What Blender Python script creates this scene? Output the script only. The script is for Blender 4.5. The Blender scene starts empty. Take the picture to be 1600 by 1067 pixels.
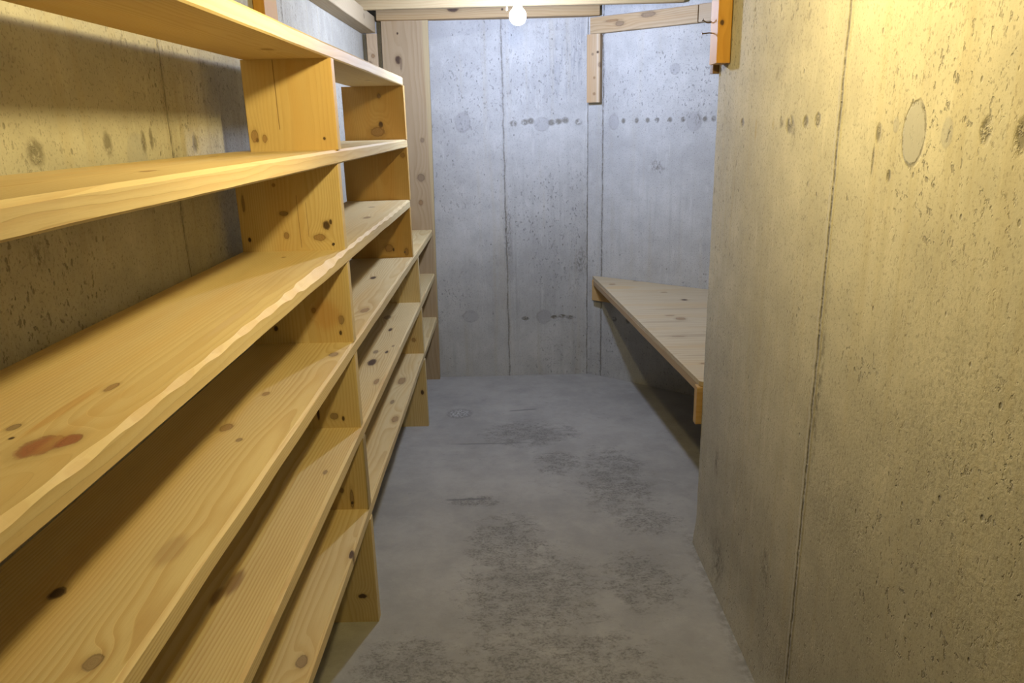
import bpy, bmesh, math, random
from mathutils import Vector, Matrix
C = bpy.context.scene.collection
S = bpy.context.scene

# ------------------------------------------------------------------ camera
H = 1.6
F, P, YAW, ROLL = 1166.763, 0.2831, 0.0021, -0.0245
cy, sy, cp, sp, cr, sr = math.cos(YAW), math.sin(YAW), math.cos(P), math.sin(P), math.cos(ROLL), math.sin(ROLL)
ex = Vector((cy, -sy, 0)); eu = Vector((sp * sy, sp * cy, cp)); fw = Vector((cp * sy, cp * cy, -sp))
Rv = ex * cr + eu * sr; Uv = -ex * sr + eu * cr
cam_d = bpy.data.cameras.new('camera'); cam = bpy.data.objects.new('camera', cam_d); C.objects.link(cam)
cam.matrix_world = Matrix(((Rv.x, Uv.x, -fw.x, 0), (Rv.y, Uv.y, -fw.y, 0), (Rv.z, Uv.z, -fw.z, H), (0, 0, 0, 1)))
cam_d.sensor_width = 36; cam_d.lens = F / 1600 * 36; cam_d.clip_start = 0.02
S.camera = cam

# ------------------------------------------------------------------ light, exposure
S.view_settings.view_transform = 'Standard'; S.view_settings.look = 'None'
S.cycles.diffuse_bounces = 3; S.cycles.max_bounces = 6
S.view_settings.gamma = 1; S.view_settings.use_curve_mapping = False; S.view_settings.exposure = 0.0
w = bpy.data.worlds.new('world'); S.world = w; w.use_nodes = True
w.node_tree.nodes['Background'].inputs[0].default_value = (0.9, 0.95, 1, 1)
w.node_tree.nodes['Background'].inputs[1].default_value = 0.01
COOL_POS = (0.071, 3.72, 2.076); COOL_R = 0.039; COOL_COL = (0.64, 0.75, 1.06); COOL_S = 1040
WARM_POS = (0.09, 1.43, 2.03); WARM_R = 0.032; WARM_COL = (1.0, 0.805, 0.345); WARM_S = 980

# ------------------------------------------------------------------ shader helper
class V:
    """a scalar socket or number with arithmetic"""
    def __init__(s, nt, k): s.nt = nt; s.k = k
    def op(s, o, b=None, c=None, rev=False, clamp=False):
        n = s.nt.nodes.new('ShaderNodeMath'); n.operation = o; n.use_clamp = clamp
        args = [s, b, c] if not rev else [b, s, c]
        for i, a in enumerate(args):
            if a is None: continue
            a = a.k if isinstance(a, V) else a
            if isinstance(a, (int, float)): n.inputs[i].default_value = a
            else: s.nt.links.new(a, n.inputs[i])
        return V(s.nt, n.outputs[0])
    def __add__(s, o): return s.op('ADD', o)
    __radd__ = __add__
    def __sub__(s, o): return s.op('SUBTRACT', o)
    def __rsub__(s, o): return s.op('SUBTRACT', o, rev=True)
    def __mul__(s, o): return s.op('MULTIPLY', o)
    __rmul__ = __mul__
    def __truediv__(s, o): return s.op('DIVIDE', o)
    def __pow__(s, o): return s.op('POWER', o)
    def max(s, o): return s.op('MAXIMUM', o)
    def min(s, o): return s.op('MINIMUM', o)
    def abs(s): return s.op('ABSOLUTE')
    def sin(s): return s.op('SINE')
    def sqrt(s): return s.op('SQRT')
    def frac(s): return s.op('FRACT')
    def ramp(s, a, b, lo=0.0, hi=1.0):
        n = s.nt.nodes.new('ShaderNodeMapRange'); n.interpolation_type = 'SMOOTHSTEP'
        s.nt.links.new(s.k, n.inputs[0])
        if a <= b: n.inputs[1].default_value, n.inputs[2].default_value, n.inputs[3].default_value, n.inputs[4].default_value = a, b, lo, hi
        else: n.inputs[1].default_value, n.inputs[2].default_value, n.inputs[3].default_value, n.inputs[4].default_value = b, a, hi, lo
        return V(s.nt, n.outputs[0])

class Mat:
    def __init__(s, name, rough=0.8, spec=0.3):
        s.m = bpy.data.materials.new(name); s.m.use_nodes = True; s.nt = s.m.node_tree
        s.b = s.nt.nodes['Principled BSDF']; s.b.inputs['Roughness'].default_value = rough
        s.b.inputs['Specular IOR Level'].default_value = spec
        g = s.nt.nodes.new('ShaderNodeNewGeometry'); sx = s.nt.nodes.new('ShaderNodeSeparateXYZ')
        s.nt.links.new(g.outputs['Position'], sx.inputs[0])
        s.X, s.Y, s.Z = [V(s.nt, sx.outputs[i]) for i in range(3)]
    def vec(s, a, b, c):
        n = s.nt.nodes.new('ShaderNodeCombineXYZ')
        for i, q in enumerate((a, b, c)):
            if isinstance(q, V): s.nt.links.new(q.k, n.inputs[i])
            else: n.inputs[i].default_value = q
        return n.outputs[0]
    def noise(s, a, b, c, scale=1, detail=3, rough=.5, dist=0):
        n = s.nt.nodes.new('ShaderNodeTexNoise'); s.nt.links.new(s.vec(a, b, c), n.inputs['Vector'])
        n.inputs['Scale'].default_value = scale; n.inputs['Detail'].default_value = detail
        n.inputs['Roughness'].default_value = rough; n.inputs['Distortion'].default_value = dist
        return V(s.nt, n.outputs['Fac'])
    def voro(s, a, b, c, scale):
        n = s.nt.nodes.new('ShaderNodeTexVoronoi'); s.nt.links.new(s.vec(a, b, c), n.inputs['Vector'])
        n.inputs['Scale'].default_value = scale
        sep = s.nt.nodes.new('ShaderNodeSeparateColor'); s.nt.links.new(n.outputs['Color'], sep.inputs[0])
        return V(s.nt, n.outputs['Distance']), V(s.nt, sep.outputs[0]), V(s.nt, sep.outputs[1])
    def mix(s, f, a, b, mode='MIX'):
        n = s.nt.nodes.new('ShaderNodeMix'); n.data_type = 'RGBA'; n.blend_type = mode
        for i, q in ((0, f), (6, a), (7, b)):
            if isinstance(q, V): s.nt.links.new(q.k, n.inputs[i])
            elif isinstance(q, (int, float)): n.inputs[i].default_value = q
            elif isinstance(q, tuple): n.inputs[i].default_value = (*q, 1)
            else: s.nt.links.new(q, n.inputs[i])
        return n.outputs[2]
    def grey(s, v): return s.vec(v, v, v)
    def finish(s, col, height=None, strength=.3, dist=.002, alb=1.0):
        if alb != 1: col = s.mix(1.0, col, (alb, alb, alb), 'MULTIPLY')
        s.nt.links.new(col, s.b.inputs['Base Color'])
        if height is not None:
            n = s.nt.nodes.new('ShaderNodeBump'); n.inputs['Strength'].default_value = strength; n.inputs['Distance'].default_value = dist
            s.nt.links.new(height.k, n.inputs['Height']); s.nt.links.new(n.outputs[0], s.b.inputs['Normal'])
        return s.m

# ------------------------------------------------------------------ concrete wall
def concrete(name, u, v=None, marks=(), seams=(), base=(.60, .575, .52), dark=(.40, .37, .31), pits=1.0, seed=0, pour=None, rough_z=None, streak=.5, alb=.72):
    """u: function giving the coordinate along the wall; marks (u, z, ru, rz, kind)"""
    M = Mat(name, .88, .25); U = u(M); Z = M.Z; sd = seed * 7.3
    big = M.noise(U + sd, Z, sd, 1.6, 3, .6)
    mid = M.noise(U + sd, Z, sd, 9, 4, .65)
    st = M.noise(U * 34 + sd, Z * 1.5, sd, 1, 4, .6)          # vertical form streaks
    fine = M.noise(U + sd, Z, sd, 160, 3, .7)
    col = M.mix((big * .6 + mid * .55 - .1).ramp(.28, .72), tuple(x * .82 for x in base), tuple(min(1, x * 1.10) for x in base))
    stm = st.ramp(.46, .74) * M.noise(U + sd, Z * .5 + 3, sd, 2.3, 2).ramp(.42, .68) * streak
    col = M.mix(stm, col, dark)
    col = M.mix(fine.ramp(.5, .82) * .22, col, tuple(x * .6 for x in base))
    # small bug holes, longer than wide
    h = fine * .25 + mid * .5
    dens = M.noise(U + sd, Z + 5, sd, 2.0, 3).ramp(.36, .66)
    sp = M.noise(U * 75 + sd, Z * 42, sd, 1, 3, .65)
    k = sp.ramp(.60, .67) * dens; col = M.mix(k * .55 * min(pits, 1.2), col, tuple(x * .36 for x in base)); h = h - k
    sp2 = M.noise(U * 190 + sd, Z * 130, sd, 1, 2, .6)
    col = M.mix(sp2.ramp(.56, .68) * .42 * min(pits, 1.2), col, tuple(x * .40 for x in base))
    ys = M.noise(U * 22 + sd, Z * .9, sd + 4, 1, 3, .6)
    col = M.mix(ys.ramp(.52, .70) * .35 * streak, col, (base[0] * .88, base[1] * .76, base[2] * .50))
    lt = M.noise(U * 30 + sd, Z * 6, sd + 9, 1, 4, .7)
    col = M.mix(lt.ramp(.56, .72) * .35, col, tuple(min(1, x * 1.25) for x in base))
    for sc, th, gate, am in ((30, .17, .72, .55),):
        d, r1, r2 = M.voro(U * 1.25 + sd, Z * .8, sd, sc)
        g = (r1 - dens * .35 * pits).ramp(1 - gate, 1 - gate - .06) if False else (r1 + dens * .30 * pits).ramp(gate + .22, gate + .27)
        k = d.ramp(th, th * .45) * g
        col = M.mix(k * am, col, tuple(x * .34 for x in base)); h = h - k * 1.2
    if rough_z is not None:                                  # coarse honeycombed patch of the wall
        rz = M.noise(U + sd, Z, sd, 1.4, 2).ramp(.40, .62) * rough_z(M)
        lump = M.noise(U + sd, Z * 1.0, sd, 90, 4, .65, .5)
        h = h + lump * rz * .9
        col = M.mix(lump.ramp(.52, .36) * rz * .4, col, tuple(x * .55 for x in base))
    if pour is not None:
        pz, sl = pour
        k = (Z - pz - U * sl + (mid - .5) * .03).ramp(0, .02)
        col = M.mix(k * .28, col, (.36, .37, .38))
    wob = M.noise(U, Z, sd + 2, 34, 4, .75)
    for (mu, mz, ru, rz_, kind) in marks:
        dd = (((U - mu) * (1 / ru)) ** 2 + ((Z - mz) * (1 / rz_)) ** 2).sqrt() + (wob - .5) * (.35 if kind == 'patch' else .9)
        if kind == 'patch':
            col = M.mix(dd.ramp(1.04, .96) * .85, col, (.47, .455, .43))
            rim = dd.ramp(.88, .97) * dd.ramp(1.10, 1.0)
            col = M.mix(rim * wob.ramp(.40, .56) * .75, col, (.20, .18, .13)); h = h * dd.ramp(.9, 1.05, .3, 1) - rim * .8
        elif kind == 'faint':
            col = M.mix(dd.ramp(1.15, .85) * .42, col, (.37, .37, .375))
            col = M.mix(dd.ramp(.8, .98) * dd.ramp(1.15, 1.0) * wob.ramp(.45, .6) * .35, col, (.25, .24, .22))
        elif kind == 'drip':
            col = M.mix(dd.ramp(1.2, .2) * M.noise(U * 60, Z * 4, sd, 1, 4, .7).ramp(.42, .60) * .55, col, (.36, .37, .38))
        elif kind == 'hole':
            k = dd.ramp(1.1, .45) * wob.ramp(.32, .56)
            col = M.mix(k * .75, col, (.17, .15, .11)); h = h - k * 2
        elif kind == 'rust':
            col = M.mix(dd.ramp(1.1, .3) * wob.ramp(.3, .6) * .6, col, (.50, .38, .17))
        elif kind == 'grime':
            gn = M.noise(U * 2, Z * .8, sd, 55, 4, .7)
            col = M.mix(dd.ramp(1.1, .1) * gn.ramp(.42, .62) * .7, col, (.15, .14, .11))
    for (su, wd, am) in seams:
        j = M.noise(Z * 7, sd + su, 0, 1, 4, .7) * .022 - .011
        x = (U - su - j).abs()
        brk = M.noise(Z * 26, sd + su, 3, 1, 4, .7)
        ln = x.ramp(wd, wd * .3) * brk.ramp(.34, .60, .25, 1)
        halo = x.ramp(wd * 3.2, wd) * M.noise(U, Z, su, 60, 4, .7).ramp(.42, .62) * M.noise(Z * 3, su, 5, 1, 2).ramp(.40, .60)
        col = M.mix(halo * .8 * am, col, tuple(q * .6 for q in base))
        col = M.mix(ln * am, col, (.17, .145, .10)); h = h - ln * 3 + x.ramp(wd * 3, wd * 1.2) * 1.0
    return M.finish(col, h, .65, .0035, alb)

uX = lambda M: M.X
uY = lambda M: M.Y
ANG_DIR = (.78, -.626)
uA = lambda M: (M.X - .585) * ANG_DIR[0] + (M.Y - 4.645) * ANG_DIR[1]

rw_marks = [(1.339, 1.567, .037, .055, 'patch'), (1.238, 1.570, .016, .024, 'faint'), (1.138, 1.574, .016, .024, 'hole'), (1.055, 1.568, .02, .03, 'hole'),
            (1.467, 1.566, .012, .022, 'hole'), (1.478, 1.515, .005, .035, 'hole'), (1.404, 1.582, .010, .014, 'faint'), (1.41, 1.49, .009, .014, 'hole'),
            (2.318, 1.588, .018, .016, 'hole'), (2.26, 1.585, .012, .022, 'grime'), (2.19, 1.568, .012, .045, 'rust'), (2.05, 1.583, .012, .018, 'rust'),
            (1.99, 1.588, .022, .022, 'grime'), (1.93, 1.582, .03, .026, 'hole'), (1.905, 1.56, .02, .05, 'grime'), (1.83, 1.588, .018, .018, 'hole'), (1.76, 1.592, .018, .02, 'hole'),
            (1.86, .37, .05, .08, 'grime'), (2.38, .45, .03, .08, 'grime'), (1.60, .10, .03, .1, 'grime'), (1.42, .16, .03, .06, 'grime'), (2.3, .12, .10, .12, 'grime'), (1.619, 1.0, .02, .3, 'grime')]
m_right = concrete('concrete_right', uY, marks=rw_marks, seams=[(1.645, .0065, .85)], base=(.64, .59, .465), dark=(.50, .43, .28), pits=1.3, seed=1,
                   rough_z=lambda M: M.Z.ramp(1.55, 1.15) * M.Y.ramp(2.0, 1.5))
bw_marks = [(-.255, 1.615, .047, .06, 'faint'), (.222, 1.595, .048, .042, 'faint'), (-.455, 1.59, .035, .05, 'grime')] + \
           [(x, 1.608 + .006 * ((i * 7) % 3 - 1), .026, .022, 'hole') for i, x in enumerate((.05, .12, .155, .28, .325, .365, .445))] + \
           [(-.255, .41, .05, .04, 'faint'), (.221, .396, .05, .045, 'faint'), (-.49, .40, .06, .05, 'grime')] + \
           [(x, .385 + .005 * (i % 3), .028, .016, 'hole') for i, x in enumerate((.10, .29, .34, .39))] + [(.0, .95, .035, .25, 'grime'), (.46, .75, .05, .12, 'grime'), (.36, 1.90, .14, .22, 'drip'), (.44, 2.05, .08, .2, 'drip')]
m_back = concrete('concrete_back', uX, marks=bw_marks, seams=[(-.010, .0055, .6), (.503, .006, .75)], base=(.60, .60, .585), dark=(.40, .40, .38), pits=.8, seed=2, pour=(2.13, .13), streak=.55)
aw_marks = [(.075, 1.598, .035, .045, 'faint'), (.586, 1.59, .045, .05, 'faint'), (.61, 1.60, .03, .045, 'grime')] + \
           [(x, 1.602, .016, .018, 'hole') for x in (.14, .228, .299, .36, .44, .52, .65, .70)] + [(.46, 1.87, .03, .03, 'faint'), (.37, 1.34, .07, .06, 'grime')] + \
           [(x, .40, .02, .02, 'hole') for x in (.1, .2, .4, .6)]
m_ang = concrete('concrete_angled', uA, marks=aw_marks, seams=[(0.0, .005, .75)], base=(.60, .60, .585), dark=(.42, .42, .40), pits=1.1, seed=3, streak=.4)
lw_marks = [(1.72, 1.55, .045, .05, 'faint'), (1.80, 1.585, .01, .03, 'hole'), (1.76, 1.58, .014, .03, 'hole'), (1.6, 1.58, .02, .03, 'hole'), (2.05, 1.57, .02, .03, 'hole'), (1.35, 1.57, .03, .03, 'hole'),
            (2.2, 1.58, .03, .03, 'grime'), (1.3, 1.40, .05, .03, 'grime')]
m_left = concrete('concrete_left', uY, marks=lw_marks, seams=[(1.905, .004, .6), (3.02, .006, .8)], base=(.58, .545, .45), dark=(.40, .35, .26), pits=1.6, seed=4, rough_z=lambda M: M.Z.ramp(1.7, 1.5))
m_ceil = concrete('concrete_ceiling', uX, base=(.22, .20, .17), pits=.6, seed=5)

# ------------------------------------------------------------------ concrete floor
def floor_mat():
    M = Mat('concrete_floor', .8, .3); X, Y = M.X, M.Y
    big = M.noise(X, Y, 0, 1.5, 5, .6); mid = M.noise(X, Y, 4, 7, 6, .7); fine = M.noise(X, Y, 2, 120, 4, .7)
    col = M.mix((big * .6 + mid * .5).ramp(.38, .72), (.38, .362, .33), (.52, .495, .445))
    # flaking dark stains, wider across than along
    fl = M.noise(X * 11, Y * 17, 7, 1, 8, .72, .4)
    zone = M.noise(X * 1.1 + 2, Y * 1.1, 9, 1.6, 3, .6)
    def blob(cx, cy_, rx, ry): return ((((X - cx) * (1 / rx)) ** 2 + ((Y - cy_) * (1 / ry)) ** 2).sqrt()).ramp(1.25, .2)
    z = zone.ramp(.60, .8) * .35
    for b in ((-.04, 2.62, .22, .32), (.05, 2.3, .34, .42), (.1, 1.9, .45, .3), (.08, 3.72, .34, .22), (.47, 3.15, .22, .5), (.55, 2.78, .18, .16), (-.18, 2.98, .16, .07), (.45, 2.35, .2, .25), (-.35, 1.9, .2, .25), (.22, 3.35, .16, .18)):
        z = z.max(blob(*b))
    f2 = M.noise(X * 48, Y * 62, 11, 1, 6, .75, .6)
    k = (fl * .62 + f2 * .42 + z * .17).ramp(.57, .70) * z.ramp(.0, .6)
    k = k * M.noise(X * 95, Y * 120, 3, 1, 3, .7).ramp(.40, .60, .3, 1) * M.noise(X * 22, Y * 34, 6, 1, 3, .7).ramp(.38, .56, .4, 1)
    col = M.mix(k * .80, col, (.18, .170, .15))
    f3 = M.noise(X * 16 + 5, Y * 30, 13, 1, 6, .75)
    col = M.mix(f3.ramp(.57, .68) * zone.ramp(.42, .6) * .38, col, (.20, .188, .17))
    lt = M.noise(X * 6 + 3, Y * 10, 1, 1, 6, .65)
    col = M.mix(lt.ramp(.60, .70) * .25, col, (.58, .565, .53))
    col = M.mix(fine.ramp(.55, .8) * .25, col, (.24, .235, .22))
    # trowel line and the crumbled round plug
    ln = (Y - 3.60 + (mid - .5) * .02).abs().ramp(.010, .003) * X.ramp(.12, .0) * X.ramp(-.34, -.25)
    col = M.mix(ln * .5, col, (.17, .165, .16))
    ln2 = (Y - 4.06 - X * .10 + (mid - .5) * .02).abs().ramp(.012, .004) * X.ramp(.16, .12) * X.ramp(-.03, .0)
    col = M.mix(ln2 * .6, col, (.17, .165, .16))
    ln3 = (Y - 3.0 + (mid - .5) * .03).abs().ramp(.012, .004) * X.ramp(-.1, -.14) * X.ramp(-.32, -.28)
    col = M.mix(ln3 * .6, col, (.17, .165, .17))
    d = (((X + .305) * 14.0) ** 2 + ((Y - 4.036) * 14.0) ** 2).sqrt()
    gr = M.noise(X, Y, 3, 75, 4, .7)
    col = M.mix(d.ramp(1.25, .9) * gr.ramp(.42, .52) * .55, col, (.20, .19, .18))
    col = M.mix(d.ramp(.95, .6) * gr.ramp(.52, .46) * .7, col, (.66, .65, .62))
    # darker broken tone where the floor meets the right wall
    e = X.ramp(.64, .70) * Y.ramp(2.75, 2.6) * M.noise(X, Y, 8, 30, 4, .7).ramp(.40, .60)
    col = M.mix(e * .5, col, (.16, .15, .125))
    h = mid * .6 + fine * .35 - k * .8 + gr * d.ramp(1.0, .7) * 2.0 - ln * 1.5
    return M.finish(col, h, .5, .003, .72)
m_floor = floor_mat()

# ------------------------------------------------------------------ wood
EARLY = (.82, .645, .335); LATE = (.65, .43, .175)
def wood(name, ax, off, knots=(), early=EARLY, late=LATE, pith=(.04, -.05), ring=.0062, contrast=.55, amp=.020, marks=(), cracks=(), stripes=(), rough=.62, flat=False):
    """ax: (grain axis, wide axis, thin axis); knots (g, w, rg, rw, kind) in world metres"""
    M = Mat(name, rough, .28)
    D = {'x': M.X, 'y': M.Y, 'z': M.Z}; g, a, b = [D[c] for c in ax]
    if flat: b = b * .02                                     # board set at an angle to the axes: rings follow its face only
    o1, o2 = off * 3.71, off * 1.93
    wp = M.noise(g * 1.3 + o1, a * 5 + o2, b * 5, 1, 3, .5)
    wp2 = M.noise(g * 5 + o1, a * 30 + o2, b * 30, 1, 2, .5)
    r = (((a - pith[0]) ** 2 + (b - pith[1]) ** 2)).sqrt() + (wp - .5) * amp * 2 + (wp2 - .5) * .0022
    for (kg, ka, rg, ra, kind) in knots:
        if rg < .008: continue
        q = ((g - kg) * (1 / (rg * 3.2))) ** 2 + ((a - ka) * (1 / (ra * 2.2))) ** 2
        r = r + ((q * -1).op('EXPONENT')) * (ra * .9)
    f = (r * (1 / ring)).frac()
    band = f.ramp(.25, .88) * f.ramp(1.0, .93)
    mot = M.noise(g * 2.2 + o2, a * 12 + o1, b * 12, 1, 4, .6)
    fib = M.noise(g * 14, a * 420 + o1, b * 420, 1, 2, .6)
    pore = M.noise(g * 30 + o1, a * 700, b * 700, 1, 1, .5)
    col = M.mix(band * contrast * mot.ramp(.25, .6, .45, 1.0), early, late)
    col = M.mix(mot.ramp(.50, .82) * .35, col, tuple(x * .82 for x in late))
    col = M.mix(fib.ramp(.45, .85) * .16, col, tuple(x * .75 for x in late))
    col = M.mix(M.noise(g * 1.1 + o1, a * 6, b * 6 + o2, 1, 2).ramp(.54, .75) * .35, col, tuple(min(1, x * 1.13) for x in early))
    og = M.noise(g * .9 + o2, a * 9 + o1, b * 9, 1, 3, .6)
    col = M.mix(og.ramp(.46, .70) * .42, col, (early[0] * .95, early[1] * .78, early[2] * .55))
    h = band * -.30 + fib * .35
    wob = M.noise(g * 45, a * 75, b * 75, 1, 3, .7)
    for (s0, s1, c, am) in stripes:
        k = (a + (wp - .5) * .01).ramp(s0, s0 + .006) * (a + (wp - .5) * .01).ramp(s1, s1 - .006)
        col = M.mix(k * am, col, c)
    for (kg, ka, rg, ra, kind) in knots:
        d = (((g - kg) * (1 / rg)) ** 2 + ((a - ka) * (1 / ra)) ** 2).sqrt() + (wob - .5) * .8
        c1, c2, am = {'dark': ((.055, .028, .018), (.12, .06, .03), .92), 'tan': ((.36, .20, .085), (.19, .09, .035), .62),
                      'red': ((.42, .155, .075), (.30, .12, .06), .9), 'grey': ((.28, .19, .12), (.14, .09, .06), .62)}[kind]
        col = M.mix(d.ramp(2.1, .9) * .40, col, tuple(x * .72 for x in late))
        ringk = ((d * 3.2).frac()).ramp(.3, .9)
        col = M.mix(d.ramp(1.15, .72) * am, col, M.mix(ringk * .45, c1, c2))
        col = M.mix(d.ramp(.74, .97) * d.ramp(1.22, 1.0) * .5, col, c2)
        h = h - d.ramp(1.1, .95) * .6
    for (kg, ka, rg, ra, c, am) in marks:                    # resin, stains
        d = (((g - kg) * (1 / rg)) ** 2 + ((a - ka) * (1 / ra)) ** 2).sqrt() + (mot - .5) * .9 + (fib - .5) * .5
        col = M.mix(d.ramp(1.15, .55) * am, col, c)
    for (g0, g1, ka, wd) in cracks:
        x = (a - ka + (wp - .5) * .012).abs().ramp(wd, wd * .4) * g.ramp(g0 - .003, g0 + .004) * g.ramp(g1 + .003, g1 - .004)
        col = M.mix(x * .75, col, (.16, .08, .03)); h = h - x * 2
    col = M.mix(pore.ramp(.66, .78) * .12, col, (.25, .13, .05))
    return M.finish(col, h, .35, .0012, .72)

def metal(name, col, rough=.4, met=1.0):
    M = Mat(name, rough, .5); M.b.inputs['Metallic'].default_value = met
    n = M.noise(M.X, M.Y, M.Z, 300, 3)
    return M.finish(M.mix(n.ramp(.4, .7) * .5, col, tuple(x * .5 for x in col)), n, .2, .0004)
m_nail = metal('nail_steel', (.16, .13, .11), .55)

# ------------------------------------------------------------------ mesh helpers
def link(name, bm, mat, parent=None, smooth=False):
    me = bpy.data.meshes.new(name)
    bmesh.ops.recalc_face_normals(bm, faces=bm.faces); bm.to_mesh(me); bm.free()
    me.materials.append(mat)
    if smooth:
        for p in me.polygons: p.use_smooth = True
    o = bpy.data.objects.new(name, me); C.objects.link(o)
    if parent:
        o.parent = parent; o.location = -parent.location
    return o

def recenter(o, c):
    c = Vector(c)
    for v in o.data.vertices: v.co -= c
    o.location = c
    return o

def thing(name, label, cat, loc, group=None):
    o = bpy.data.objects.new(name, None); C.objects.link(o); o.location = loc
    o['label'] = label; o['category'] = cat
    if group: o['group'] = group
    return o

def tag(o, label, cat, group=None):
    o['label'] = label; o['category'] = cat
    if group: o['group'] = group
    return o

def prism(name, pts, z0, z1, mat, struct=True, bevel=0):
    bm = bmesh.new()
    lo = [bm.verts.new((x, y, z0)) for x, y in pts]; hi = [bm.verts.new((x, y, z1)) for x, y in pts]
    n = len(pts); bm.faces.new(lo[::-1]); bm.faces.new(hi)
    for i in range(n): bm.faces.new((lo[i], lo[(i + 1) % n], hi[(i + 1) % n], hi[i]))
    if bevel: bmesh.ops.bevel(bm, geom=list(bm.edges), offset=bevel, segments=2, affect='EDGES')
    o = link(name, bm, mat)
    if struct: o['kind'] = 'structure'
    return o

def board(name, p0, p1, wdir, tdir, W, T, mat, parent=None, seed=0, cham=.0025, wob=.0010, wane=None, step=.05, taper=0):
    """solid sawn board from p0 to p1; wdir/tdir unit directions, W wide and T thick, centred on the line;
    wane: f(distance) -> (extra chamfer on the +wdir/+tdir edge in w, in t)"""
    rnd = random.Random(seed * 13 + 5)
    p0, p1, wd, td = Vector(p0), Vector(p1), Vector(wdir), Vector(tdir)
    L = (p1 - p0).length; n = max(2, int(L / step)); ph = [rnd.uniform(0, 6.28) for _ in range(12)]
    bm = bmesh.new(); rings = []
    for i in range(n + 1):
        s = L * i / n; c = p0 + (p1 - p0) * (i / n); ring = []
        for q, (sw, st) in enumerate(((-1, -1), (1, -1), (1, 1), (-1, 1))):
            j = wob * (math.sin(s * 5.3 + ph[q]) + .6 * math.sin(s * 17 + ph[q + 4]) + .15 * rnd.uniform(-1, 1))
            cw, ct = cham + abs(j) * .5, cham + abs(j) * .5
            if wane and (sw, st) == (1, 1):
                a_, b_ = wane(s); cw += a_; ct += b_
            hw, ht = W / 2 + j * .5, T / 2
            A = c + wd * (sw * hw) + td * (st * (ht - ct)); B = c + wd * (sw * (hw - cw)) + td * (st * ht)
            pr = (A, B) if sw * st > 0 else (B, A)
            ring += [bm.verts.new(x) for x in pr]
        rings.append(ring)
    for a, b in zip(rings, rings[1:]):
        for q in range(8): bm.faces.new((a[q], a[(q + 1) % 8], b[(q + 1) % 8], b[q]))
    bm.faces.new(rings[0][::-1]); bm.faces.new(rings[-1])
    o = link(name, bm, mat, parent)
    if not parent: recenter(o, (p0 + p1) / 2)
    return o

def tube(bm, pts, r, seg=10, caps=True):
    pts = [Vector(p) for p in pts]; rr = r if isinstance(r, (list, tuple)) else [r] * len(pts); rings = []
    t0 = (pts[1] - pts[0]).normalized(); side = t0.orthogonal().normalized()
    for i, p in enumerate(pts):
        t = (pts[min(i + 1, len(pts) - 1)] - pts[max(i - 1, 0)])
        if t.length < 1e-9: t = t0
        t.normalize(); side = (side - t * side.dot(t)).normalized(); up = t.cross(side)
        rings.append([bm.verts.new(p + (side * math.cos(k * 2 * math.pi / seg) + up * math.sin(k * 2 * math.pi / seg)) * rr[i]) for k in range(seg)])
    for a, b in zip(rings, rings[1:]):
        for k in range(seg): bm.faces.new((a[k], a[(k + 1) % seg], b[(k + 1) % seg], b[k]))
    if caps: bm.faces.new(rings[0][::-1]); bm.faces.new(rings[-1])

def lathe(bm, prof, c, seg=32):
    rings = []
    for r, z in prof:
        rings.append([bm.verts.new((c[0] + r * math.cos(k * 2 * math.pi / seg), c[1] + r * math.sin(k * 2 * math.pi / seg), c[2] + z)) for k in range(seg)])
    for a, b in zip(rings, rings[1:]):
        for k in range(seg): bm.faces.new((a[k], a[(k + 1) % seg], b[(k + 1) % seg], b[k]))
    bm.faces.new(rings[0][::-1]); bm.faces.new(rings[-1])

def nail(parent, pts, r=.0017):
    bm = bmesh.new(); tube(bm, pts, r, 8)
    d = (Vector(pts[-1]) - Vector(pts[-2])).normalized(); e = Vector(pts[-1])
    tube(bm, [e, e + d * .0016], r * 2.5, 10)
    return link('nail', bm, m_nail, parent)

# ------------------------------------------------------------------ room shell
ZC = 2.36; YF = -1.0; YB = 4.694; XL = -.82; XR = .709; YR = 2.606; XA = 1.5
bx = lambda x0, y0, x1, y1: [(x0, y0), (x1, y0), (x1, y1), (x0, y1)]
prism('floor', bx(XL - .2, YF - .2, XA + .2, YB + .2), -.12, 0, m_floor)
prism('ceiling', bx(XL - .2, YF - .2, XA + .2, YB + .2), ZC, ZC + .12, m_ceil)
prism('wall_left', bx(XL - .2, YF - .2, XL, YB + .2), 0, ZC, m_left)
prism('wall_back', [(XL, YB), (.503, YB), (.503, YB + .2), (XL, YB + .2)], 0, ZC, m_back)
prism('wall_back_right', [(.503, YB), (.585, 4.645), (XA, 4.645 - (XA - .585) * .8026), (XA, YB + .2), (.503, YB + .2)], 0, ZC, m_ang)
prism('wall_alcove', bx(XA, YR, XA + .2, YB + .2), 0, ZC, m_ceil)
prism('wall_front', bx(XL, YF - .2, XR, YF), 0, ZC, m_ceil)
# right wall with a slightly chipped vertical corner
def right_wall():
    bm = bmesh.new(); rnd = random.Random(3); n = 60
    def ring(z):
        j = rnd.uniform(0, 1) ** 3 * .004 + .003
        flare = .012 * max(0, 1 - z / .10)
        return [bm.verts.new(p) for p in ((XR - flare, YF - .2, z), (XR - flare, YR - j, z), (XR + j, YR + flare, z), (XA + .2, YR + flare, z), (XA + .2, YF - .2, z))]
    rs = [ring(ZC * i / n) for i in range(n + 1)]
    for a, b in zip(rs, rs[1:]):
        for k in range(5): bm.faces.new((a[k], a[(k + 1) % 5], b[(k + 1) % 5], b[k]))
    bm.faces.new(rs[0][::-1]); bm.faces.new(rs[-1])
    o = link('wall_right', bm, m_right); o['kind'] = 'structure'
right_wall()

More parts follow.
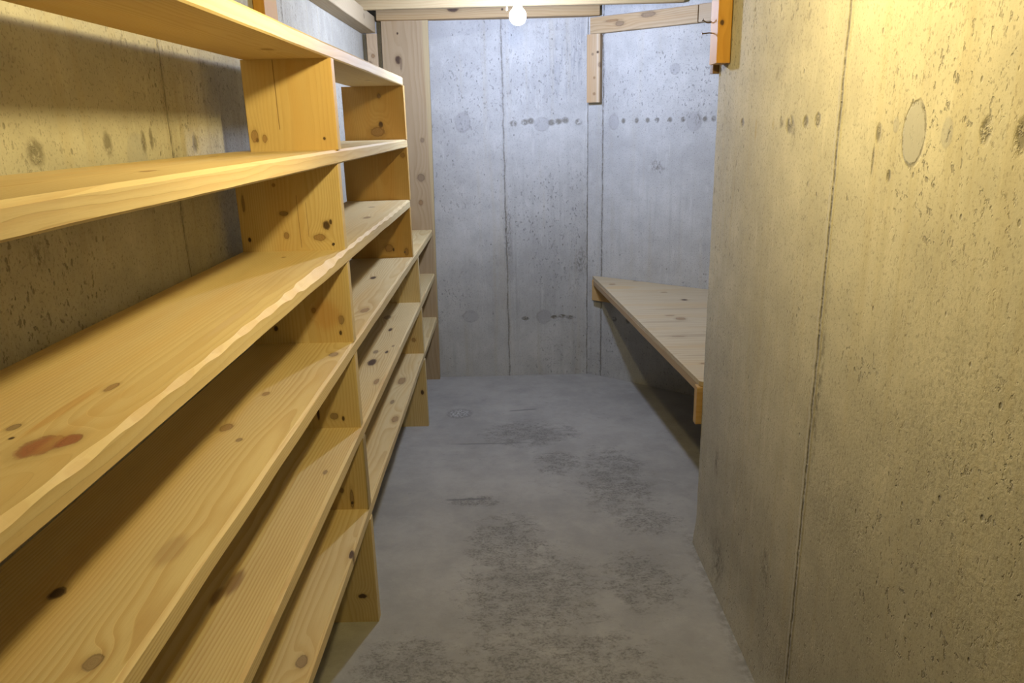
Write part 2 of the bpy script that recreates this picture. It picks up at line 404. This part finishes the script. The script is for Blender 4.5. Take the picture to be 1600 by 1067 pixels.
# ------------------------------------------------------------------ shelving unit
T = .038; XF = -.469
ZT = [1.822, 1.543, 1.262, .9825, .706, .4228]              # shelf tops
Y1, Y2U, Y2L, Y3 = 2.16, 3.653, 3.858, 4.653
YN = -.35                                                    # near end, behind the camera
unit = thing('shelving_unit', 'long six-tier pine plank shelving unit nailed together along the left concrete wall', 'shelves', (-.62, 2.2, 0))
DEP = [.240, .305, .305, .305, .305, .300]
kn = {
 0: [(1.9, -.56, .02, .012, 'tan'), (.9, -.6, .016, .01, 'tan'), (3.2, -.55, .012, .01, 'grey')],
 1: [(1.85, -.70, .012, .008, 'grey'), (2.02, -.66, .006, .004, 'dark'), (1.2, -.56, .02, .01, 'tan'), (2.9, -.6, .02, .012, 'tan')],
 2: [(.785, -.536, .030, .020, 'red'), (.80, -.513, .020, .012, 'red'), (.984, -.556, .016, .006, 'tan'), (.844, -.604, .010, .006, 'grey'), (.81, -.585, .004, .003, 'dark'), (2.95, -.55, .03, .012, 'tan'),
     (3.35, -.6, .015, .012, 'grey'), (2.05, -.62, .008, .005, 'tan')],
 3: [(1.51, -.622, .020, .012, 'tan'), (.914, -.645, .014, .010, 'dark'), (.769, -.519, .014, .010, 'grey'), (2.035, -.505, .018, .012, 'grey'), (3.152, -.581, .028, .011, 'dark'), (2.561, -.51, .03, .013, 'tan'),
     (1.44, -.57, .008, .006, 'grey'), (4.2, -.6, .03, .015, 'tan'), (1.72, -.60, .012, .008, 'tan')],
 4: [(2.827, -.552, .040, .016, 'dark'), (2.963, -.514, .018, .006, 'dark'), (3.318, -.551, .025, .008, 'dark'), (2.592, -.495, .028, .008, 'tan'), (1.849, -.511, .012, .005, 'grey'), (3.05, -.50, .012, .005, 'grey'),
     (3.55, -.60, .03, .015, 'grey'), (4.3, -.55, .05, .02, 'grey'), (2.97, -.56, .02, .009, 'grey')],
 5: [(3.414, -.529, .045, .016, 'tan'), (3.129, -.534, .022, .008, 'grey'), (2.923, -.493, .03, .012, 'tan'), (1.9, -.474, .02, .006, 'dark'), (1.45, -.50, .02, .012, 'grey'), (4.3, -.6, .04, .02, 'tan')],
}
mk = {
 2: [(.90, -.575, .10, .010, (.66, .36, .11), .55), (.88, -.53, .12, .012, (.68, .42, .15), .4), (1.35, -.52, .16, .012, (.76, .60, .40), .4)],
 3: [(1.02, -.53, .05, .022, (.40, .25, .12), .45)],
 4: [(1.345, -.583, .055, .020, (.26, .14, .07), .75), (1.30, -.60, .04, .014, (.22, .12, .06), .7)],
 5: [],
}
ends = [Y2U + .006, Y2U + .040, Y2U + .012, Y3, Y3, Y3]
piths = [(-.55, .03), (-.60, -.06), (-.52, -.03), (-.50, -.10), (-.66, -.16), (-.48, -.12)]
rings = [.007, .006, .0075, .0058, .0050, .0058]
amps = [.012, .018, .010, .020, .012, .014]
def wane3(s):
    y = s + YN
    a = .002 + .003 * max(0, math.sin(y * 4.1 + 1)) + .004 * math.sin(y * 23) ** 2
    if 1.55 < y < 2.15: a += .009 * math.sin((y - 1.55) / .6 * math.pi) + .0015 * math.sin(y * 61)
    return a, min(a * .9, .013)
def wane2(s): return .0035, .003
for i in range(6):
    zc = ZT[i] - T / 2
    m = wood('pine_shelf_%d' % (i + 1), 'yxz', i + 1, kn[i], pith=(piths[i][0], zc + piths[i][1]), ring=rings[i], amp=amps[i], marks=mk.get(i, ()), contrast=(.45, .5, .38, .72, .72, .6)[i],
             late=LATE)
    board('shelf', (XF - DEP[i] / 2, YN, zc), (XF - DEP[i] / 2, ends[i], zc), (1, 0, 0), (0, 0, 1), DEP[i], T, m, unit, seed=i, cham=.003, wane=wane3 if i == 2 else wane2, wob=.0014, step=.012 if i == 2 else .04)

# uprights: short plank pieces between the shelves; grain vertical
def upright(y0, zb, zt, xf, W, off, knots=(), early=EARLY, late=LATE, **kw):
    m = wood('pine_upright_%d' % off, 'zxy', off, knots, early=early, late=late, pith=(xf - W * kw.pop('pf', .4), y0 + kw.pop('py', .09)), **kw)
    return board('upright', (xf - W / 2, y0 + T / 2, zb), (xf - W / 2, y0 + T / 2, zt), (1, 0, 0), (0, -1, 0), W, T, m, unit, seed=off, cham=.0015, wob=.0006)
B = [z - T for z in ZT]
upright(Y1, ZT[1], B[0], -.468, .246, 11, [(1.574, -.504, .004, .0035, 'dark'), (1.574, -.691, .006, .004, 'dark'), (1.585, -.697, .016, .009, 'tan'), (1.578, -.67, .010, .006, 'tan')], cracks=[(1.60, 1.783, -.627, .0014)],
        contrast=.35, ring=.009, early=(.80, .60, .28), late=(.68, .46, .19))
upright(Y1, ZT[2], B[1], -.4735, .296, 12, [(1.333, -.521, .012, .010, 'dark'), (1.343, -.508, .007, .004, 'dark'), (1.299, -.543, .009, .016, 'tan'), (1.307, -.638, .009, .007, 'tan'), (1.297, -.746, .006, .004, 'dark'),
        (1.45, -.66, .004, .004, 'tan'), (1.40, -.752, .022, .004, 'grey'), (1.37, -.64, .006, .012, 'grey')], cracks=[(1.27, 1.42, -.60, .001), (1.30, 1.40, -.575, .0008)], contrast=.5, ring=.0055)
upright(Y1, ZT[3], B[2], -.471, .30, 13, [(1.052, -.503, .013, .008, 'grey'), (1.012, -.508, .007, .004, 'dark'), (1.083, -.582, .008, .006, 'grey'), (1.03, -.70, .008, .006, 'dark')], marks=[(1.07, -.55, .06, .05, (.66, .33, .09), .5)], contrast=.45)
upright(Y1, ZT[4], B[3], -.4715, .30, 14, [(.745, -.552, .010, .012, 'grey'), (.737, -.524, .008, .004, 'dark'), (.76, -.60, .025, .004, 'dark')], contrast=.45)
upright(Y1, ZT[5], B[4], -.468, .30, 15, [(.46, -.52, .03, .006, 'grey'), (.447, -.52, .005, .004, 'dark'), (.49, -.55, .008, .006, 'grey')], stripes=[(-.475, -.465, (.05, .03, .02), .6)], contrast=.45)
upright(Y1, 0, B[5], -.467, .30, 16, [(.10, -.515, .008, .014, 'dark'), (.30, -.525, .006, .005, 'dark'), (.2, -.57, .03, .006, 'grey')], contrast=.5)
O2 = dict(early=(.66, .41, .13), late=(.48, .26, .07))
upright(Y2U, ZT[1], B[0], -.467, .288, 17, [(1.612, -.583, .014, .010, 'dark'), (1.74, -.582, .010, .008, 'grey'), (1.58, -.60, .02, .03, 'tan')], contrast=.4, **O2)
upright(Y2U, ZT[2], B[1], -.467, .305, 18, [(1.47, -.49, .01, .01, 'tan')], contrast=.3, **O2)
upright(Y2U, ZT[3], B[2], -.471, .305, 19, [(1.03, -.585, .018, .018, 'tan'), (1.022, -.563, .008, .004, 'dark'), (1.01, -.50, .016, .01, 'tan')], contrast=.35, **O2)
upright(Y2L, ZT[4], B[3], -.471, .30, 20, [(.85, -.55, .01, .01, 'tan')], contrast=.6)
upright(Y2L, ZT[5], B[4], -.468, .30, 21, [(.50, -.52, .01, .01, 'tan')], contrast=.6)
upright(Y2L, 0, B[5], -.466, .30, 22, [(.20, -.49, .014, .008, 'dark')], contrast=.6)
for q, (za, zb_) in enumerate(zip([ZT[1], ZT[2], ZT[3], ZT[4], ZT[5], 0], B)):   # near uprights that carry the boards behind the camera
    upright(-.25, za, zb_, -.469, DEP[q], 30 + q)
# nail heads driven through the shelf fronts and the uprights
for (x, y, z) in ((-.505, Y1 - .0003, 1.279), (-.52, Y1 - .0003, .447), (-.508, Y2U - .0003, 1.009)):
    nail(unit, [(x, y + .02, z), (x, y, z)], .0016)

# ------------------------------------------------------------------ tall plank in the back left corner
OLD = (.50, .37, .22); OLDL = (.37, .255, .135)
m_plank = wood('old_pine_plank', 'zxy', 41, [(1.975, -.615, .022, .016, 'dark'), (1.955, -.60, .03, .006, 'grey'), (1.30, -.52, .02, .02, 'grey'), (1.52, -.50, .012, .01, 'grey'), (2.12, -.61, .006, .005, 'dark'), (1.15, -.53, .015, .012, 'tan'), (.3, -.55, .015, .012, 'tan')],
               early=OLD, late=OLDL, contrast=.45, pith=(-.6, 4.8), ring=.012, amp=.03, stripes=[(-.468, -.40, (.62, .50, .27), .6)])
pk = board('wall_plank', (-.606, Y3 + .0185, 0), (-.567, Y3 + .0185, 2.187), (1, 0, 0), (0, -1, 0), .272, .036, m_plank, None, 41, cham=.002)
tag(pk, 'tall weathered wide plank standing upright in the far left corner from floor to ceiling', 'plank')
m_beam = wood('pine_beam_x', 'xzy', 42, [(-.28, 2.235, .03, .012, 'dark'), (.0, 2.23, .006, .006, 'dark')], early=(.52, .36, .18), late=(.38, .24, .10), contrast=.5)
b = board('top_plate', (-.72, 4.655, 2.218), (.557, 4.655, 2.218), (0, 0, 1), (0, -1, 0), .062, .076, m_beam, None, 42)
tag(b, 'brown lumber plate lying along the top of the far concrete wall', 'beam')
m_joist = wood('pine_joist', 'xzy', 43, [(.5, 2.24, .03, .01, 'tan')], early=(.54, .41, .22), late=(.42, .28, .14), contrast=.4)
for y, x1, lab in ((4.31, .965, 'pale ceiling joist running across the room just in front of the far wall'), (3.72, XA, 'ceiling joist crossing above the lit bulb that carries its socket'), (WARM_POS[1], XR, 'ceiling joist above the near end of the shelves')):
    b = board('ceiling_joist', (XL, y, 2.28), (x1, y, 2.28), (0, 0, 1), (0, -1, 0), .16, .038, m_joist, None, int(y * 10))
    tag(b, lab, 'beam', 'joists under the ceiling')
# left header board, stud below it
m_head = wood('pine_header_left', 'yzx', 44, [(3.6, 2.16, .02, .01, 'tan'), (4.3, 2.17, .012, .01, 'grey')], early=(.56, .44, .27), late=(.44, .32, .18), contrast=.4)
b = board('header_board', (-.7775, 2.9, 2.168), (-.7775, Y3 - .001, 2.168), (0, 0, 1), (1, 0, 0), .089, .085, m_head, None, 44)
tag(b, 'pale wooden header board fixed high along the left concrete wall above the shelves', 'board')
m_stud = wood('pine_stud', 'zxy', 45, [(1.95, -.78, .02, .012, 'grey'), (2.0, -.76, .01, .01, 'tan')], early=(.64, .48, .30), late=(.48, .33, .19), contrast=.4)
b = board('wall_stud', (-.768, Y3 + .0185, 0), (-.762, Y3 + .0185, 2.122), (1, 0, 0), (0, -1, 0), .06, .036, m_stud, None, 45)
tag(b, 'narrow wooden stud left of the tall plank in the far corner', 'stud')
# angled header boards and hanging block
n2 = Vector((-.626, -.78, 0)); d2 = Vector((.78, -.626, 0)); Pw = Vector((.585, 4.645, 0))
def apt(s, off, z): return Pw + d2 * s + n2 * off + Vector((0, 0, z))
m_ang_h = wood('pine_header_angled', 'xzy', 46, [(.66, 2.13, .02, .012, 'grey'), (.62, 2.15, .03, .006, 'tan'), (.80, 2.16, .03, .012, 'grey')], early=(.56, .42, .25), late=(.36, .24, .12), contrast=.6, ring=.008, flat=True, pith=(2.06, -.03), amp=.03)
b = board('header_board', apt(-.068, .0205, 2.135), apt(.598, .0205, 2.135), (0, 0, 1), n2, .089, .038, m_ang_h, None, 46)
tag(b, 'knotty header board across the top of the angled far wall above the bench', 'board')
m_ang_h2 = wood('pine_header_angled_end', 'xzy', 47, [], early=(.54, .43, .29), late=(.42, .31, .19), contrast=.3, flat=True, pith=(2.05, -.03))
b = board('header_board', apt(.604, .0205, 2.137), apt(1.12, .0205, 2.137), (0, 0, 1), n2, .089, .038, m_ang_h2, None, 47)
tag(b, 'short pale header board at the right end of the angled wall, beside the hanging post', 'board')
f2 = Vector((.8585, -.513, 0)); fn = Vector((-.513, -.8585, 0)); fm = Vector((.544, 4.6695, 0)) + fn * .0205
m_blk = wood('pine_block', 'zxy', 48, [(1.99, .548, .006, .006, 'dark'), (1.92, .560, .012, .008, 'grey'), (1.85, .53, .006, .005, 'tan'), (1.76, .53, .007, .006, 'tan'), (1.98, .52, .006, .005, 'grey')],
             early=(.58, .42, .25), late=(.44, .29, .15), contrast=.35, stripes=[(.540, .555, (.72, .62, .48), .6)])
b = board('wall_block', fm + Vector((0, 0, 1.712)), fm + Vector((0, 0, 2.089)), f2, fn, .084, .038, m_blk, None, 48)
tag(b, 'short vertical wooden block hanging under the left end of the angled header board', 'block')

# ------------------------------------------------------------------ hanging posts with nails
ORG = (.68, .37, .07); ORGL = (.48, .22, .03)
m_post = wood('pine_post_right', 'zxy', 49, [(1.885, .675, .008, .006, 'dark'), (1.97, .683, .006, .005, 'tan')], early=ORG, late=ORGL, contrast=.4, pith=(.70, 2.3))
rp = thing('hanging_post', 'short orange pine post with two protruding nails at the top corner of the right wall', 'post', (.686, 2.515, 1.768))
board('post', (.685, 2.515, 1.768), (.682, 2.515, 2.355), (0, 1, 0), (1, 0, 0), .089, .043, m_post, rp, 49)
nail(rp, [(.675, 2.54, 1.860), (.655, 2.541, 1.863), (.632, 2.541, 1.861)], .0020)
nail(rp, [(.675, 2.552, 1.900), (.655, 2.553, 1.894), (.648, 2.553, 1.895), (.636, 2.553, 1.902)], .0020)
m_post2 = wood('pine_post_left', 'zxy', 50, [(1.95, -.80, .006, .006, 'tan')], early=ORG, late=ORGL, contrast=.4)
lp = thing('hanging_post', 'orange and grey pine post fixed to the left wall, seen above the top shelf', 'post', (-.80, 2.72, 1.84))
board('post', (-.80, 2.745, 1.84), (-.80, 2.745, 2.355), (0, 1, 0), (1, 0, 0), .15, .038, m_post2, lp, 50)
nail(lp, [(-.785, 2.76, 2.035), (-.765, 2.757, 2.034), (-.755, 2.755, 2.03)], .0022)
m_end = wood('dark_board', 'zxy', 51, [], early=(.30, .18, .08), late=(.2, .11, .05))
b = board('end_board', (.735, 2.628, 1.745), (.735, 2.628, 2.355), (1, 0, 0), (0, -1, 0), .09, .036, m_end, None, 51)
tag(b, 'dark board end poking out behind the orange hanging post', 'board')

# ------------------------------------------------------------------ alcove bench
m_ply = wood('plywood_top', 'xyz', 52, [(.62, 4.40, .016, .012, 'tan'), (.78, 4.48, .022, .010, 'grey'), (.95, 3.95, .016, .016, 'dark'), (.84, 3.55, .022, .022, 'tan'),
              (.93, 3.30, .028, .010, 'tan'), (.80, 3.62, .02, .008, 'tan'), (.76, 3.24, .026, .008, 'tan'), (.78, 2.84, .018, .009, 'tan'), (.86, 3.05, .02, .007, 'tan'), (.88, 4.15, .016, .009, 'tan')],
              marks=[(.85, 3.25, .22, .03, (.42, .32, .20), .5), (.75, 3.5, .15, .02, (.42, .32, .20), .45), (.9, 3.75, .2, .02, (.42, .32, .20), .4), (.65, 4.3, .1, .05, (.70, .46, .20), .5), (.8, 2.95, .12, .012, (.42, .32, .20), .5)],
              early=(.66, .54, .35), late=(.50, .38, .23), contrast=.45, pith=(3.3, .3), ring=.02, amp=.07)
m_trim = wood('bench_trim', 'yzx', 53, [], early=(.52, .37, .21), late=(.42, .28, .15), contrast=.4)
bench = thing('alcove_bench', 'plywood-topped bench shelf filling the alcove behind the right wall corner', 'bench', (.95, 3.5, 0))
ZBN = .662
fe0 = Vector((.528, 4.672)); fe1 = Vector((.703, 2.625))
xa = XA - .003; ya = 4.645 - (XA - .585) * .8026 - .004
bm = bmesh.new()
pts = [tuple(fe1), (xa, 2.612), (xa, ya), (.588, 4.638), (.532, 4.672)]
fd = (fe1 - fe0).normalized(); c1 = fe1 - fd * .012; c2 = fe1 + Vector((.012, -.004)); pts = [tuple(c1), (fe1.x + .004, fe1.y + .002), tuple(c2)] + pts[1:]
lo = [bm.verts.new((x, y, ZBN - .018)) for x, y in pts]; hi = [bm.verts.new((x, y, ZBN)) for x, y in pts]; nn = len(pts)
bm.faces.new(lo[::-1]); bm.faces.new(hi)
for i in range(nn): bm.faces.new((lo[i], lo[(i + 1) % nn], hi[(i + 1) % nn], hi[i]))
link('bench_top', bm, m_ply, bench)
fd3 = Vector((fd.x, fd.y, 0)); fnn = Vector((fd.y, -fd.x, 0))
if fnn.x > 0: fnn = -fnn
a0 = Vector((fe0.x, fe0.y, ZBN - .0355)) - fnn * .019 + fd3 * .045; a1 = Vector((fe1.x, fe1.y, ZBN - .0355)) - fnn * .019 - fd3 * .012
board('front_rail', a0, a1, (0, 0, 1), fnn, .034, .036, m_trim, bench, 53)
m_cleat = wood('bench_cleat', 'xzy', 54, [(.62, .58, .01, .01, 'tan')], early=(.66, .43, .18), late=(.5, .29, .1))
board('cleat', apt(-.045, .0195, .5755), apt(1.05, .0195, .5755), (0, 0, 1), n2, .135, .037, m_cleat, bench, 54)
board('cleat', (.692, YR + .034, .566), (XA - .004, YR + .034, .566), (0, 0, 1), (0, -1, 0), .150, .037, m_cleat, bench, 55)

# ------------------------------------------------------------------ lamps
def emit(name, col, s):
    m = bpy.data.materials.new(name); m.use_nodes = True; b = m.node_tree.nodes['Principled BSDF']
    b.inputs['Base Color'].default_value = (.9, .9, .9, 1); b.inputs['Emission Color'].default_value = (*col, 1); b.inputs['Emission Strength'].default_value = s
    return m
m_porc = Mat('white_porcelain', .3, .5); m_porc = m_porc.finish(m_porc.mix(m_porc.noise(m_porc.X, m_porc.Y, m_porc.Z, 60).ramp(.3, .8) * .1, (.82, .82, .80), (.7, .7, .68)))
m_brass = metal('screw_shell', (.55, .50, .42), .35)
m_string = Mat('white_cord', .8, .2); m_string = m_string.finish(m_string.mix(m_string.noise(m_string.X, m_string.Y, m_string.Z, 500).ramp(.3, .7) * .3, (.85, .85, .85), (.6, .6, .6)))
def lamp(pos, r, col, s, label, chain):
    x, y, z = pos; top = 2.2
    t = thing('bulb_socket', label[0], 'lampholder', (x, y, top), 'bare bulb sockets')
    bm = bmesh.new(); h = top - z
    lathe(bm, [(.050, 0), (.052, -.008), (.045, -.020), (.030, -.030), (.024, -.042)], (x, y, top))
    link('socket_body', bm, m_porc, t, True)
    if chain:
        bm = bmesh.new(); tube(bm, [(x - .046, y, top - .012), (x - .050, y, top - .05), (x - .050, y, z + .038)], .0013, 8)
        tube(bm, [(x - .050, y, z + .040), (x - .050, y, z + .026)], .0028, 8); link('pull_cord', bm, m_string, t)
    b = thing('light_bulb', label[1], 'bulb', (x, y, z), 'bare bulbs')
    bm = bmesh.new(); lathe(bm, [(.0135, top - .0425 - z), (.0135, r + .034), (.014, r + .031)], (x, y, z), 20); link('screw_base', bm, m_brass, b, True)
    prof = []
    for k in range(15):
        a = -math.pi / 2 + (math.pi * .80) * k / 14; prof.append((max(.0006, r * math.cos(a)), r * math.sin(a)))
    prof += [(.0190, r + .004), (.0165, r + .016), (.0150, r + .030)]
    bm = bmesh.new(); lathe(bm, prof, (x, y, z), 32); link('bulb_glass', bm, emit('lit_glass_' + ('cool' if chain else 'warm'), col, s), b, True)
lamp(COOL_POS, COOL_R, COOL_COL, COOL_S, ('white ceiling lampholder with pull cord near the far wall', 'lit cool-white bare bulb hanging from the ceiling near the far wall'), True)
lamp(WARM_POS, WARM_R, WARM_COL, WARM_S, ('white ceiling lampholder above the near end of the shelves', 'lit warm-white bare bulb on the ceiling above the near shelves'), False)
